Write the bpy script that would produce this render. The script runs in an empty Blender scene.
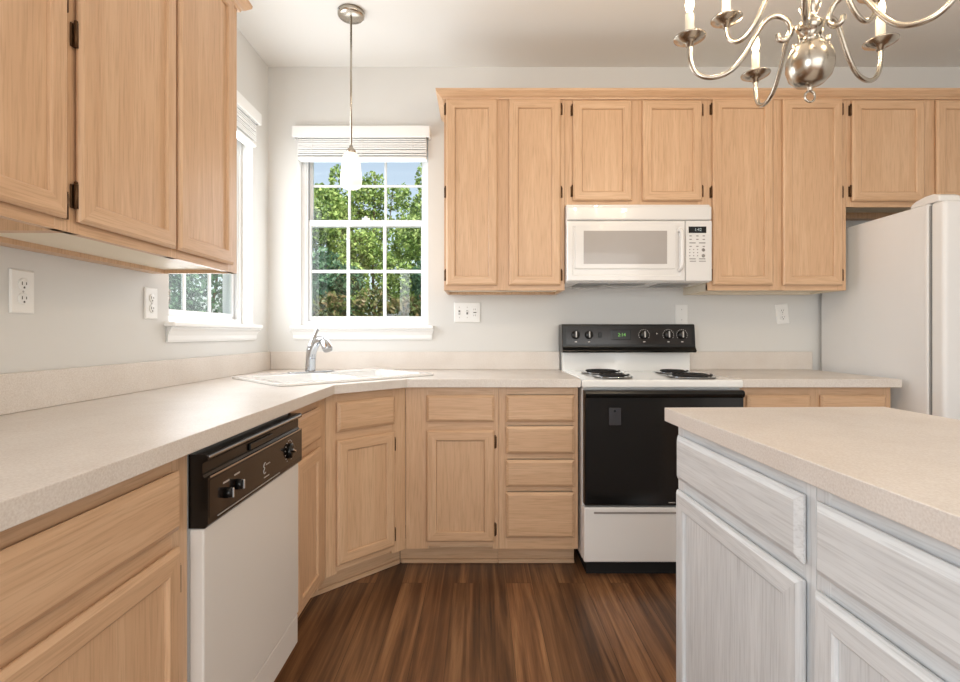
import bpy, bmesh, math, random
from mathutils import Vector, Matrix
import numpy as np

random.seed(7)
rng = np.random.default_rng(11)
PI = math.pi
C = bpy.context.scene.collection
sc = bpy.context.scene

# ------------------------------------------------------------------ camera
cam_data = bpy.data.cameras.new('camera')
cam = bpy.data.objects.new('camera', cam_data)
C.objects.link(cam)
cam.location = (0, 0, 1.123)
cam.rotation_euler = (PI / 2, 0, 0)
cam_data.sensor_width = 36
cam_data.lens = 510 / 960 * 36
cam_data.shift_y = -7 / 960
cam_data.clip_start = 0.05
sc.camera = cam

# ------------------------------------------------------------------ exposure
sc.view_settings.view_transform = 'Standard'
sc.view_settings.look = 'None'
sc.view_settings.gamma = 1
sc.view_settings.use_curve_mapping = False
sc.view_settings.exposure = 0.22

# ------------------------------------------------------------------ sky, sun, daylight, added fill
world = bpy.data.worlds.new('sky')
sc.world = world
world.use_nodes = True
wn = world.node_tree
wn.nodes.clear()
w_out = wn.nodes.new('ShaderNodeOutputWorld')
w_bg = wn.nodes.new('ShaderNodeBackground')
w_sky = wn.nodes.new('ShaderNodeTexSky')
w_sky.sky_type = 'NISHITA'
w_sky.sun_disc = False
w_sky.sun_elevation = math.radians(48)
w_sky.sun_rotation = math.radians(150)
w_sky.dust_density = 2.5
w_bg.inputs['Strength'].default_value = 0.20
w_hs = wn.nodes.new('ShaderNodeHueSaturation')
w_hs.inputs['Saturation'].default_value = 0.55
wn.links.new(w_sky.outputs[0], w_hs.inputs['Color'])
wn.links.new(w_hs.outputs[0], w_bg.inputs['Color'])
wn.links.new(w_bg.outputs[0], w_out.inputs['Surface'])

def lamp(name, kind, loc, energy, color=(1, 1, 1), size=0.1, size_y=None, aim=None):
    d = bpy.data.lights.new(name, kind)
    d.energy = energy
    d.color = color
    if kind == 'AREA':
        d.shape = 'RECTANGLE'
        d.size = size
        d.size_y = size_y or size
    elif kind == 'SUN':
        d.angle = size
    else:
        d.shadow_soft_size = size
    o = bpy.data.objects.new(name, d)
    C.objects.link(o)
    o.location = loc
    if aim is not None:
        o.rotation_euler = Vector(aim).to_track_quat('-Z', 'Y').to_euler()
    return o

lamp('sun', 'SUN', (3, -4, 8), 7.0, (1.0, 0.95, 0.86), math.radians(3), aim=(-0.50, 0.62, -0.85))
# fill light added behind the camera, at a made-up sliding door
lamp('added_rear_fill', 'AREA', (0.9, -2.46, 1.25), 47, (1.0, 0.985, 0.965), 3.0, 2.2, aim=(0, 1, 0.02))
# daylight entering by the two kitchen windows
lamp('back_window_daylight', 'AREA', (-0.69, 3.055, 1.66), 5.5, (0.93, 0.97, 1.0), 0.70, 0.94, aim=(0, -1, 0.0))
lamp('side_window_daylight', 'AREA', (-1.30, 2.415, 1.66), 11, (0.93, 0.97, 1.0), 0.70, 0.94, aim=(1, 0, 0.0))
# fill light added behind the camera for the island fronts, at a made-up window
lamp('added_left_fill', 'AREA', (-1.22, -1.1, 1.5), 33, (0.90, 0.95, 1.0), 1.15, 1.2, aim=(1, 0.25, 0.0))

# ------------------------------------------------------------------ materials
def lin(c):
    return tuple((v / 255 / 12.92) if v / 255 <= 0.04045 else ((v / 255 + 0.055) / 1.055) ** 2.4 for v in c) + (1,)

MATS = {}
def mat(name, rgb=(200, 200, 200), rough=0.5, metal=0.0, emit=None, strength=1.0, spec=0.5, coat=0.0):
    m = bpy.data.materials.new(name)
    m.use_nodes = True
    b = m.node_tree.nodes['Principled BSDF']
    b.inputs['Base Color'].default_value = lin(rgb)
    b.inputs['Roughness'].default_value = rough
    b.inputs['Metallic'].default_value = metal
    b.inputs['Specular IOR Level'].default_value = spec
    b.inputs['Coat Weight'].default_value = coat
    if emit:
        b.inputs['Emission Color'].default_value = lin(emit)
        b.inputs['Emission Strength'].default_value = strength
    MATS[name] = m
    return m

def bsdf(m):
    return m.node_tree.nodes['Principled BSDF']

def N(nt, t, **kw):
    n = nt.nodes.new(t)
    for k, v in kw.items():
        setattr(n, k, v)
    return n

def obj_coords(nt, scale, shuffle=True):
    tc = N(nt, 'ShaderNodeTexCoord')
    mp = N(nt, 'ShaderNodeMapping')
    mp.inputs['Scale'].default_value = scale
    if shuffle:
        oi = N(nt, 'ShaderNodeObjectInfo')
        mul = N(nt, 'ShaderNodeMath', operation='MULTIPLY')
        mul.inputs[1].default_value = 37.0
        nt.links.new(oi.outputs['Random'], mul.inputs[0])
        add = N(nt, 'ShaderNodeVectorMath', operation='ADD')
        nt.links.new(tc.outputs['Object'], add.inputs[0])
        nt.links.new(mul.outputs[0], add.inputs[1])
        nt.links.new(add.outputs[0], mp.inputs['Vector'])
    else:
        nt.links.new(tc.outputs['Object'], mp.inputs['Vector'])
    return mp

def ramp(nt, stops):
    r = N(nt, 'ShaderNodeValToRGB')
    e = r.color_ramp.elements
    while len(e) < len(stops):
        e.new(0.5)
    for el, (p, c) in zip(e, stops):
        el.position = p
        el.color = c
    return r

def wood(name, axis, dark, mid, light, pore, rough=0.38, pore_amount=0.55):
    """oak with grain running along one local axis"""
    m = mat(name, mid, rough)
    nt = m.node_tree
    b = bsdf(m)
    s1 = [11.0, 11.0, 11.0]; s1[axis] = 0.8
    s2 = [230.0, 230.0, 230.0]; s2[axis] = 9.0
    a = obj_coords(nt, s1)
    n1 = N(nt, 'ShaderNodeTexNoise')
    n1.inputs['Scale'].default_value = 1.6
    n1.inputs['Detail'].default_value = 5
    n1.inputs['Roughness'].default_value = 0.55
    n1.inputs['Distortion'].default_value = 0.9
    nt.links.new(a.outputs[0], n1.inputs['Vector'])
    # growth rings: sine of the noise field
    mul = N(nt, 'ShaderNodeMath', operation='MULTIPLY'); mul.inputs[1].default_value = 34
    sn = N(nt, 'ShaderNodeMath', operation='SINE')
    nt.links.new(n1.outputs[0], mul.inputs[0]); nt.links.new(mul.outputs[0], sn.inputs[0])
    mr = N(nt, 'ShaderNodeMapRange')
    mr.inputs['From Min'].default_value = -1
    nt.links.new(sn.outputs[0], mr.inputs['Value'])
    mixf = N(nt, 'ShaderNodeMath', operation='MULTIPLY_ADD')
    mixf.inputs[1].default_value = 0.14
    nt.links.new(mr.outputs[0], mixf.inputs[0])
    half = N(nt, 'ShaderNodeMath', operation='MULTIPLY'); half.inputs[1].default_value = 0.86
    nt.links.new(n1.outputs[0], half.inputs[0])
    nt.links.new(half.outputs[0], mixf.inputs[2])
    r1 = ramp(nt, [(0.22, lin(dark)), (0.5, lin(mid)), (0.78, lin(light))])
    nt.links.new(mixf.outputs[0], r1.inputs[0])
    p = obj_coords(nt, s2)
    n2 = N(nt, 'ShaderNodeTexNoise')
    n2.inputs['Scale'].default_value = 1.0
    n2.inputs['Detail'].default_value = 3
    nt.links.new(p.outputs[0], n2.inputs['Vector'])
    r2 = ramp(nt, [(0.48, (0, 0, 0, 1)), (0.72, (1, 1, 1, 1))])
    nt.links.new(n2.outputs[0], r2.inputs[0])
    pm = N(nt, 'ShaderNodeMath', operation='MULTIPLY'); pm.inputs[1].default_value = pore_amount
    nt.links.new(r2.outputs[0], pm.inputs[0])
    mx = N(nt, 'ShaderNodeMix', data_type='RGBA')
    nt.links.new(pm.outputs[0], mx.inputs[0])
    nt.links.new(r1.outputs[0], mx.inputs[6])
    mx.inputs[7].default_value = lin(pore)
    nt.links.new(mx.outputs[2], b.inputs['Base Color'])
    bp = N(nt, 'ShaderNodeBump')
    bp.inputs['Strength'].default_value = 0.06
    bp.inputs['Distance'].default_value = 0.002
    nt.links.new(n2.outputs[0], bp.inputs['Height'])
    nt.links.new(bp.outputs[0], b.inputs['Normal'])
    return m

OAK = dict(dark=(202, 164, 129), mid=(212, 175, 140), light=(220, 186, 152), pore=(180, 142, 108))
OAKV = wood('oak_upright_grain', 2, **OAK)
OAKH = wood('oak_level_grain', 0, **OAK)
OAKIN = wood('oak_cabinet_inside', 0, (214, 186, 150), (226, 202, 168), (232, 212, 182), (204, 172, 136))
MELA = mat('pale_melamine', (236, 225, 205), .5)
WW = dict(dark=(206, 208, 210), mid=(219, 221, 222), light=(228, 230, 231), pore=(184, 185, 185))
WWV = wood('whitewash_upright_grain', 2, pore_amount=0.55, **WW)
WWH = wood('whitewash_level_grain', 0, pore_amount=0.55, **WW)

def speckled(name, a, b_, c_, scale=260, rough=0.35):
    m = mat(name, a, rough)
    nt = m.node_tree
    mp = obj_coords(nt, (1, 1, 1), False)
    n1 = N(nt, 'ShaderNodeTexNoise'); n1.inputs['Scale'].default_value = scale; n1.inputs['Detail'].default_value = 2
    n2 = N(nt, 'ShaderNodeTexNoise'); n2.inputs['Scale'].default_value = 7; n2.inputs['Detail'].default_value = 4
    nt.links.new(mp.outputs[0], n1.inputs['Vector']); nt.links.new(mp.outputs[0], n2.inputs['Vector'])
    ad = N(nt, 'ShaderNodeMath', operation='MULTIPLY_ADD'); ad.inputs[1].default_value = 0.35
    nt.links.new(n2.outputs[0], ad.inputs[0])
    h = N(nt, 'ShaderNodeMath', operation='MULTIPLY'); h.inputs[1].default_value = 0.65
    nt.links.new(n1.outputs[0], h.inputs[0]); nt.links.new(h.outputs[0], ad.inputs[2])
    r = ramp(nt, [(0.35, lin(b_)), (0.5, lin(a)), (0.64, lin(c_))])
    nt.links.new(ad.outputs[0], r.inputs[0])
    nt.links.new(r.outputs[0], bsdf(m).inputs['Base Color'])
    return m

LAM = speckled('speckled_laminate', (220, 212, 204), (211, 201, 192), (228, 221, 214), rough=0.40)

def painted(name, rgb, rough=0.6, bump=0.02):
    m = mat(name, rgb, rough, spec=0.3)
    nt = m.node_tree
    mp = obj_coords(nt, (1, 1, 1), False)
    n = N(nt, 'ShaderNodeTexNoise'); n.inputs['Scale'].default_value = 180; n.inputs['Detail'].default_value = 2
    nt.links.new(mp.outputs[0], n.inputs['Vector'])
    bp = N(nt, 'ShaderNodeBump'); bp.inputs['Strength'].default_value = bump; bp.inputs['Distance'].default_value = 0.002
    nt.links.new(n.outputs[0], bp.inputs['Height'])
    nt.links.new(bp.outputs[0], bsdf(m).inputs['Normal'])
    return m

WALL = painted('wall_paint', (221, 220, 217), 0.55)
CEIL = painted('ceiling_paint', (238, 237, 234), 0.7)
TRIM = painted('white_trim_paint', (242, 242, 241), 0.35, 0.0)
VINYL = mat('white_vinyl', (240, 242, 244), 0.35)
SLAT = mat('blind_white', (244, 244, 243), 0.45)
APPL = mat('appliance_white', (232, 230, 228), 0.28, coat=0.3)
FRIDGEW = painted('fridge_white', (233, 232, 231), 0.4, 0.05)
ENAMEL = mat('white_enamel', (240, 240, 238), 0.15, coat=0.5)
DWWHITE = mat('dishwasher_white', (226, 222, 217), 0.35)
BLACKG = mat('black_glass', (10, 9, 9), 0.12, spec=0.6)
BLACKP = mat('black_plastic', (14, 13, 12), 0.25, spec=0.4)
BROWNP = mat('brown_black_panel', (25, 17, 12), 0.14, spec=0.5)
COIL = mat('burner_coil_metal', (32, 30, 30), 0.5, 0.3)
CHROME = mat('polished_chrome', (190, 192, 195), 0.10, 1.0)
NICKEL = mat('brushed_nickel', (188, 180, 168), 0.24, 1.0)
BRONZE = mat('antique_bronze', (92, 66, 42), 0.45, 0.7)
PLATE = mat('plate_white_plastic', (240, 239, 236), 0.35)
SLOT = mat('slot_grey', (96, 92, 88), 0.6)
MWHITE = mat('microwave_white', (228, 226, 224), 0.22, coat=0.5)
MGLASS = mat('microwave_window_grey', (172, 166, 162), 0.18, coat=0.5)
MGREY = mat('print_grey', (140, 136, 132), 0.5)
SILVERP = mat('silver_print', (196, 192, 188), 0.4, 0.4)
DISP = mat('display_black', (12, 12, 12), 0.2)
GREEN = mat('green_digits', (40, 90, 30), 0.4, emit=(130, 200, 90), strength=0.7)
PALED = mat('pale_digits', (150, 160, 160), 0.4, emit=(170, 180, 180), strength=0.4)
DARK = mat('dark_recess', (20, 18, 17), 0.8)
CANDLE = mat('candle_sleeve', (236, 226, 206), 0.5)
BULB = mat('candle_bulb_glow', (255, 240, 210), 0.4, emit=(255, 226, 178), strength=14)
PORC = mat('sink_porcelain', (244, 244, 243), 0.16, coat=0.5)
BARK = mat('bark', (94, 78, 62), 0.9)
GRILLE = mat('vent_grey', (150, 150, 150), 0.5)

# floor: dark walnut planks along the room's depth
FLOOR = mat('walnut_planks', (92, 58, 36), 0.33)
nt = FLOOR.node_tree
tc = N(nt, 'ShaderNodeTexCoord')
rot = N(nt, 'ShaderNodeMapping'); rot.inputs['Rotation'].default_value = (0, 0, PI / 2)
nt.links.new(tc.outputs['Object'], rot.inputs['Vector'])
br = N(nt, 'ShaderNodeTexBrick')
br.inputs['Color1'].default_value = (0.0, 0.0, 0.0, 1)
br.inputs['Color2'].default_value = (1, 1, 1, 1)
br.inputs['Mortar'].default_value = (0.5, 0.5, 0.5, 1)
br.inputs['Scale'].default_value = 1.0
br.inputs['Mortar Size'].default_value = 0.0012
br.inputs['Brick Width'].default_value = 1.15
br.inputs['Row Height'].default_value = 0.118
br.offset = 0.37
nt.links.new(rot.outputs[0], br.inputs['Vector'])
shift = N(nt, 'ShaderNodeVectorMath', operation='MULTIPLY'); shift.inputs[1].default_value = (3.1, 17.0, 5.0)
nt.links.new(br.outputs['Color'], shift.inputs[0])
addv = N(nt, 'ShaderNodeVectorMath', operation='ADD')
nt.links.new(tc.outputs['Object'], addv.inputs[0]); nt.links.new(shift.outputs[0], addv.inputs[1])
g1 = N(nt, 'ShaderNodeMapping'); g1.inputs['Scale'].default_value = (22, 0.9, 1)
nt.links.new(addv.outputs[0], g1.inputs['Vector'])
fn = N(nt, 'ShaderNodeTexNoise'); fn.inputs['Scale'].default_value = 1; fn.inputs['Detail'].default_value = 6; fn.inputs['Roughness'].default_value = 0.6; fn.inputs['Distortion'].default_value = 0.7
nt.links.new(g1.outputs[0], fn.inputs['Vector'])
fr = ramp(nt, [(0.28, lin((66, 46, 33))), (0.44, lin((112, 78, 53))), (0.56, lin((146, 106, 74))), (0.74, lin((182, 142, 102)))])
nt.links.new(fn.outputs[0], fr.inputs[0])
g2 = N(nt, 'ShaderNodeMapping'); g2.inputs['Scale'].default_value = (130, 4, 1)
nt.links.new(addv.outputs[0], g2.inputs['Vector'])
fn2 = N(nt, 'ShaderNodeTexNoise'); fn2.inputs['Scale'].default_value = 1; fn2.inputs['Detail'].default_value = 3
nt.links.new(g2.outputs[0], fn2.inputs['Vector'])
r2 = ramp(nt, [(0.3, (0.62, 0.6, 0.58, 1)), (0.65, (1, 1, 1, 1))])
nt.links.new(fn2.outputs[0], r2.inputs[0])
m1 = N(nt, 'ShaderNodeMix', data_type='RGBA', blend_type='MULTIPLY'); m1.inputs[0].default_value = 0.8
nt.links.new(fr.outputs[0], m1.inputs[6]); nt.links.new(r2.outputs[0], m1.inputs[7])
tone = ramp(nt, [(0.0, (0.8, 0.8, 0.8, 1)), (1.0, (1.12, 1.08, 1.04, 1))])
nt.links.new(br.outputs['Color'], tone.inputs[0])
m2 = N(nt, 'ShaderNodeMix', data_type='RGBA', blend_type='MULTIPLY'); m2.inputs[0].default_value = 1.0
nt.links.new(m1.outputs[2], m2.inputs[6]); nt.links.new(tone.outputs[0], m2.inputs[7])
m3 = N(nt, 'ShaderNodeMix', data_type='RGBA'); m3.inputs[7].default_value = lin((34, 21, 14))
jm = N(nt, 'ShaderNodeMath', operation='MULTIPLY'); jm.inputs[1].default_value = 0.7
nt.links.new(br.outputs['Fac'], jm.inputs[0])
nt.links.new(jm.outputs[0], m3.inputs[0]); nt.links.new(m2.outputs[2], m3.inputs[6])
nt.links.new(m3.outputs[2], bsdf(FLOOR).inputs['Base Color'])
fb = N(nt, 'ShaderNodeBump'); fb.inputs['Strength'].default_value = 0.1; fb.inputs['Distance'].default_value = 0.002
nt.links.new(fn2.outputs[0], fb.inputs['Height']); nt.links.new(fb.outputs[0], bsdf(FLOOR).inputs['Normal'])

# window glass: see-through with a faint mirror
GLASS = bpy.data.materials.new('window_glass'); GLASS.use_nodes = True
nt = GLASS.node_tree; nt.nodes.clear()
o_ = N(nt, 'ShaderNodeOutputMaterial'); mxs = N(nt, 'ShaderNodeMixShader')
tr = N(nt, 'ShaderNodeBsdfTransparent'); gl = N(nt, 'ShaderNodeBsdfGlossy'); gl.inputs['Roughness'].default_value = 0.02
tr.inputs['Color'].default_value = (0.94, 0.97, 0.96, 1)
fz = N(nt, 'ShaderNodeFresnel'); fz.inputs['IOR'].default_value = 1.45
gm = N(nt, 'ShaderNodeNewGeometry'); inv = N(nt, 'ShaderNodeMath', operation='SUBTRACT'); inv.inputs[0].default_value = 1
nt.links.new(gm.outputs['Backfacing'], inv.inputs[1])
ff = N(nt, 'ShaderNodeMath', operation='MULTIPLY')
nt.links.new(fz.outputs[0], ff.inputs[0]); nt.links.new(inv.outputs[0], ff.inputs[1])
nt.links.new(ff.outputs[0], mxs.inputs[0]); nt.links.new(tr.outputs[0], mxs.inputs[1]); nt.links.new(gl.outputs[0], mxs.inputs[2])
nt.links.new(mxs.outputs[0], o_.inputs['Surface'])

# frosted lamp glass
FROST = bpy.data.materials.new('frosted_glass'); FROST.use_nodes = True
nt = FROST.node_tree; nt.nodes.clear()
o_ = N(nt, 'ShaderNodeOutputMaterial'); mxs = N(nt, 'ShaderNodeMixShader')
tl = N(nt, 'ShaderNodeBsdfTranslucent'); df = N(nt, 'ShaderNodeBsdfDiffuse')
tl.inputs['Color'].default_value = (0.95, 0.93, 0.9, 1); df.inputs['Color'].default_value = (0.9, 0.9, 0.88, 1)
mxs.inputs[0].default_value = 0.5
nt.links.new(df.outputs[0], mxs.inputs[1]); nt.links.new(tl.outputs[0], mxs.inputs[2])
nt.links.new(mxs.outputs[0], o_.inputs['Surface'])

def leafy(name, a, b_, c_):
    m = bpy.data.materials.new(name); m.use_nodes = True
    nt = m.node_tree; nt.nodes.clear()
    o = N(nt, 'ShaderNodeOutputMaterial'); mx = N(nt, 'ShaderNodeMixShader'); mx.inputs[0].default_value = 0.35
    d = N(nt, 'ShaderNodeBsdfPrincipled'); t = N(nt, 'ShaderNodeBsdfTranslucent')
    d.inputs['Roughness'].default_value = 0.5
    geo = N(nt, 'ShaderNodeNewGeometry')
    r = ramp(nt, [(0.0, lin(a)), (0.5, lin(b_)), (1.0, lin(c_))])
    nt.links.new(geo.outputs['Random Per Island'], r.inputs[0])
    nt.links.new(r.outputs[0], d.inputs['Base Color']); nt.links.new(r.outputs[0], t.inputs['Color'])
    nt.links.new(d.outputs[0], mx.inputs[1]); nt.links.new(t.outputs[0], mx.inputs[2])
    nt.links.new(mx.outputs[0], o.inputs['Surface'])
    return m

LEAF1 = leafy('bright_leaves', (86, 116, 56), (132, 158, 82), (186, 202, 124))
LEAF2 = leafy('bluegreen_leaves', (52, 86, 66), (78, 114, 86), (112, 144, 110))
LEAF3 = leafy('mixed_understorey_leaves', (70, 88, 44), (104, 112, 62), (140, 118, 84))
LAWN = mat('lawn', (88, 104, 58), 0.9)

# ------------------------------------------------------------------ mesh helpers
class MB:
    """collects shapes for ONE mesh"""
    def __init__(self):
        self.bm = bmesh.new()
    def _merge(self, t, mi=0, M=None):
        if M is not None:
            bmesh.ops.transform(t, matrix=M, verts=t.verts)
        mp = {}
        for v in t.verts:
            mp[v] = self.bm.verts.new(v.co)
        for f in t.faces:
            try:
                nf = self.bm.faces.new([mp[v] for v in f.verts])
                nf.material_index = mi
                nf.smooth = f.smooth
            except ValueError:
                pass
        t.free()
        return self
    def box(self, x0, x1, y0, y1, z0, z1, bev=0.0, seg=1, mi=0, M=None):
        t = bmesh.new()
        bmesh.ops.create_cube(t, size=1)
        for v in t.verts:
            v.co = Vector(((x0 + x1) / 2 + v.co.x * (x1 - x0), (y0 + y1) / 2 + v.co.y * (y1 - y0), (z0 + z1) / 2 + v.co.z * (z1 - z0)))
        if bev > 0:
            bmesh.ops.bevel(t, geom=list(t.edges), offset=bev, segments=seg, profile=0.5, affect='EDGES')
        return self._merge(t, mi, M)
    def lathe(self, prof, c=(0, 0, 0), axis='Z', seg=24, mi=0, smooth=True, M=None):
        t = bmesh.new()
        rings = []
        for r, h in prof:
            ring = []
            if r < 1e-6:
                ring = [t.verts.new((0, 0, h))] * seg
            else:
                for k in range(seg):
                    a = 2 * PI * k / seg
                    ring.append(t.verts.new((r * math.cos(a), r * math.sin(a), h)))
            rings.append(ring)
        for A, B in zip(rings, rings[1:]):
            for k in range(seg):
                q = [A[k], A[(k + 1) % seg], B[(k + 1) % seg], B[k]]
                u = []
                for v in q:
                    if v not in u:
                        u.append(v)
                if len(u) > 2:
                    try:
                        f = t.faces.new(u); f.smooth = smooth
                    except ValueError:
                        pass
        for ring in (rings[0], rings[-1]):
            if ring[0] is not ring[1]:
                try:
                    t.faces.new(ring)
                except ValueError:
                    pass
        R = Matrix.Identity(4)
        if axis == 'X':
            R = Matrix.Rotation(PI / 2, 4, 'Y')
        elif axis == '-Y':
            R = Matrix.Rotation(PI / 2, 4, 'X')
        elif isinstance(axis, Vector):
            R = axis.to_track_quat('Z', 'Y').to_matrix().to_4x4()
        T = Matrix.Translation(Vector(c)) @ R
        bmesh.ops.transform(t, matrix=T, verts=t.verts)
        bmesh.ops.recalc_face_normals(t, faces=t.faces)
        return self._merge(t, mi, M)
    def cyl(self, p0, p1, r0, r1=None, seg=20, mi=0):
        p0, p1 = Vector(p0), Vector(p1)
        r1 = r0 if r1 is None else r1
        return self.lathe([(r0, 0), (r1, (p1 - p0).length)], p0, (p1 - p0).normalized(), seg, mi)
    def tube(self, pts, r, seg=10, mi=0, closed=False):
        t = bmesh.new()
        pts = [Vector(p) for p in pts]
        n = len(pts)
        rad = r if hasattr(r, '__len__') else [r] * n
        prev = None
        rings = []
        for i, p in enumerate(pts):
            a = pts[(i - 1) % n] if (closed or i > 0) else p
            b = pts[(i + 1) % n] if (closed or i < n - 1) else p
            d = (b - a).normalized()
            if prev is None:
                ref = Vector((0, 0, 1)) if abs(d.z) < 0.9 else Vector((1, 0, 0))
                u = d.cross(ref).normalized()
            else:
                u = (prev - d * prev.dot(d)).normalized()
            prev = u
            w = d.cross(u)
            rings.append([t.verts.new(p + rad[i] * (math.cos(2 * PI * k / seg) * u + math.sin(2 * PI * k / seg) * w)) for k in range(seg)])
        rr = rings + ([rings[0]] if closed else [])
        for A, B in zip(rr, rr[1:]):
            for k in range(seg):
                f = t.faces.new([A[k], A[(k + 1) % seg], B[(k + 1) % seg], B[k]]); f.smooth = True
        if not closed:
            t.faces.new(rings[0]); t.faces.new(rings[-1])
        bmesh.ops.recalc_face_normals(t, faces=t.faces)
        return self._merge(t, mi)
    def prism(self, outer, z0, z1, holes=(), bev=0.0, mi=0):
        t = bmesh.new()
        loops = [outer] + list(holes)
        edges = []
        for lp in loops:
            vs = [t.verts.new((x, y, z1)) for x, y in lp]
            for i in range(len(vs)):
                edges.append(t.edges.new((vs[i], vs[(i + 1) % len(vs)])))
        bmesh.ops.triangle_fill(t, use_beauty=True, use_dissolve=False, edges=edges)
        if holes:   # drop anything filled inside a hole
            def inside(p, lp):
                c = False
                for i in range(len(lp)):
                    (x1, y1), (x2, y2) = lp[i], lp[i - 1]
                    if (y1 > p.y) != (y2 > p.y) and p.x < (x2 - x1) * (p.y - y1) / (y2 - y1) + x1:
                        c = not c
                return c
            bad = [f for f in t.faces if any(inside(f.calc_center_median(), h) for h in holes)]
            bmesh.ops.delete(t, geom=bad, context='FACES_ONLY')
        r = bmesh.ops.extrude_face_region(t, geom=list(t.faces))
        for v in r['geom']:
            if isinstance(v, bmesh.types.BMVert):
                v.co.z = z0
        bmesh.ops.recalc_face_normals(t, faces=t.faces)
        if bev > 0:
            eds = [e for e in t.edges if len(e.link_faces) == 2 and e.calc_face_angle(0) > 1.0]
            bmesh.ops.bevel(t, geom=eds, offset=bev, segments=2, profile=0.5, affect='EDGES')
        return self._merge(t, mi)
    def rings(self, levels, x0, x1, z0, z1, mi_side=0, mi_level=1, cap=True):
        """nested rectangles in the local x-z plane: levels = [(inset, y), ...]"""
        bm = self.bm
        L = []
        for ins, y in levels:
            L.append([bm.verts.new((x, y, z)) for x, z in ((x0 + ins, z0 + ins), (x1 - ins, z0 + ins), (x1 - ins, z1 - ins), (x0 + ins, z1 - ins))])
        for A, B in zip(L, L[1:]):
            for k in range(4):
                f = bm.faces.new([A[k], A[(k + 1) % 4], B[(k + 1) % 4], B[k]])
                f.material_index = mi_level if k in (0, 2) else mi_side
        if cap:
            f = bm.faces.new(L[-1]); f.material_index = mi_level
        f = bm.faces.new(L[0][::-1]) if cap else None
        return self
    def profile(self, prof, path, mi=0):
        """sweep prof [(out, z)] along path [(x, y, nx, ny)] (mitred offsets)"""
        t = bmesh.new()
        S = [[t.verts.new((x + nx * o, y + ny * o, z)) for o, z in prof] for x, y, nx, ny in path]
        for A, B in zip(S, S[1:]):
            for i in range(len(prof)):
                j = (i + 1) % len(prof)
                t.faces.new([A[i], A[j], B[j], B[i]])
        t.faces.new(S[0]); t.faces.new(S[-1])
        bmesh.ops.recalc_face_normals(t, faces=t.faces)
        return self._merge(t, mi)
    def build(self, name, mats, parent=None, loc=None, rotz=0.0):
        me = bpy.data.meshes.new(name)
        bmesh.ops.recalc_face_normals(self.bm, faces=self.bm.faces)
        self.bm.to_mesh(me)
        self.bm.free()
        for m in (mats if isinstance(mats, (list, tuple)) else [mats]):
            me.materials.append(m)
        o = bpy.data.objects.new(name, me)
        C.objects.link(o)
        if parent is not None:
            o.parent = parent
        if loc is not None:
            o.location = loc
        o.rotation_euler.z = rotz
        return o

def tag(o, label=None, cat=None, group=None, kind=None):
    if label: o['label'] = label
    if cat: o['category'] = cat
    if group: o['group'] = group
    if kind: o['kind'] = kind
    return o

def thing(name, label, cat, loc=(0, 0, 0), rotz=0.0, group=None):
    o = bpy.data.objects.new(name, None)
    o.empty_display_size = 0.1
    C.objects.link(o)
    o.location = loc
    o.rotation_euler = (0, 0, rotz)
    return tag(o, label, cat, group)

def structure(o):
    o['kind'] = 'structure'
    return o

def copy_tree(o, parent=None):
    c = o.copy(); C.objects.link(c)
    if parent is not None:
        c.parent = parent
    for ch in list(o.children):
        copy_tree(ch, c)
    return c

def text_mesh(name, s, size, m, parent, loc, rot, extrude=0.0003):
    cu = bpy.data.curves.new(name, 'FONT')
    cu.body = s; cu.size = size; cu.extrude = extrude
    cu.align_x = 'CENTER'; cu.align_y = 'CENTER'
    tmp = bpy.data.objects.new(name + '_curve', cu)
    C.objects.link(tmp)
    bpy.context.view_layer.update()
    me = bpy.data.meshes.new_from_object(tmp.evaluated_get(bpy.context.evaluated_depsgraph_get()))
    bpy.data.objects.remove(tmp); bpy.data.curves.remove(cu)
    me.name = name
    me.materials.clear(); me.materials.append(m)
    o = bpy.data.objects.new(name, me); C.objects.link(o)
    o.parent = parent; o.location = loc; o.rotation_euler = rot
    return o

def spline(pts, n=6):
    """Catmull-Rom through pts"""
    P = [Vector(p) for p in pts]
    P = [2 * P[0] - P[1]] + P + [2 * P[-1] - P[-2]]
    out = []
    for i in range(1, len(P) - 2):
        a, b, c, d = P[i - 1:i + 3]
        for k in range(n):
            t = k / n
            out.append(0.5 * ((2 * b) + (c - a) * t + (2 * a - 5 * b + 4 * c - d) * t * t + (3 * b - a - 3 * c + d) * t ** 3))
    out.append(P[-2])
    return out

def rrect(x0, x1, y0, y1, r, n=5):
    out = []
    for cx, cy, a0 in ((x1 - r, y0 + r, -PI / 2), (x1 - r, y1 - r, 0), (x0 + r, y1 - r, PI / 2), (x0 + r, y0 + r, PI)):
        for k in range(n + 1):
            a = a0 + PI / 2 * k / n
            out.append((cx + r * math.cos(a), cy + r * math.sin(a)))
    return out

# ------------------------------------------------------------------ the room
XL, YB, ZC = -1.245, 3.0, 2.694          # left wall, back wall, ceiling
XR, YF = 3.02, -2.6
T = 0.15
structure(MB().box(XL - T, XR + T, YF - T, YB + T, -0.1, 0).build('floor', FLOOR))
structure(MB().box(XL - T, XR + T, YF - T, YB + T, ZC, ZC + 0.15).build('ceiling', CEIL))
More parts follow.
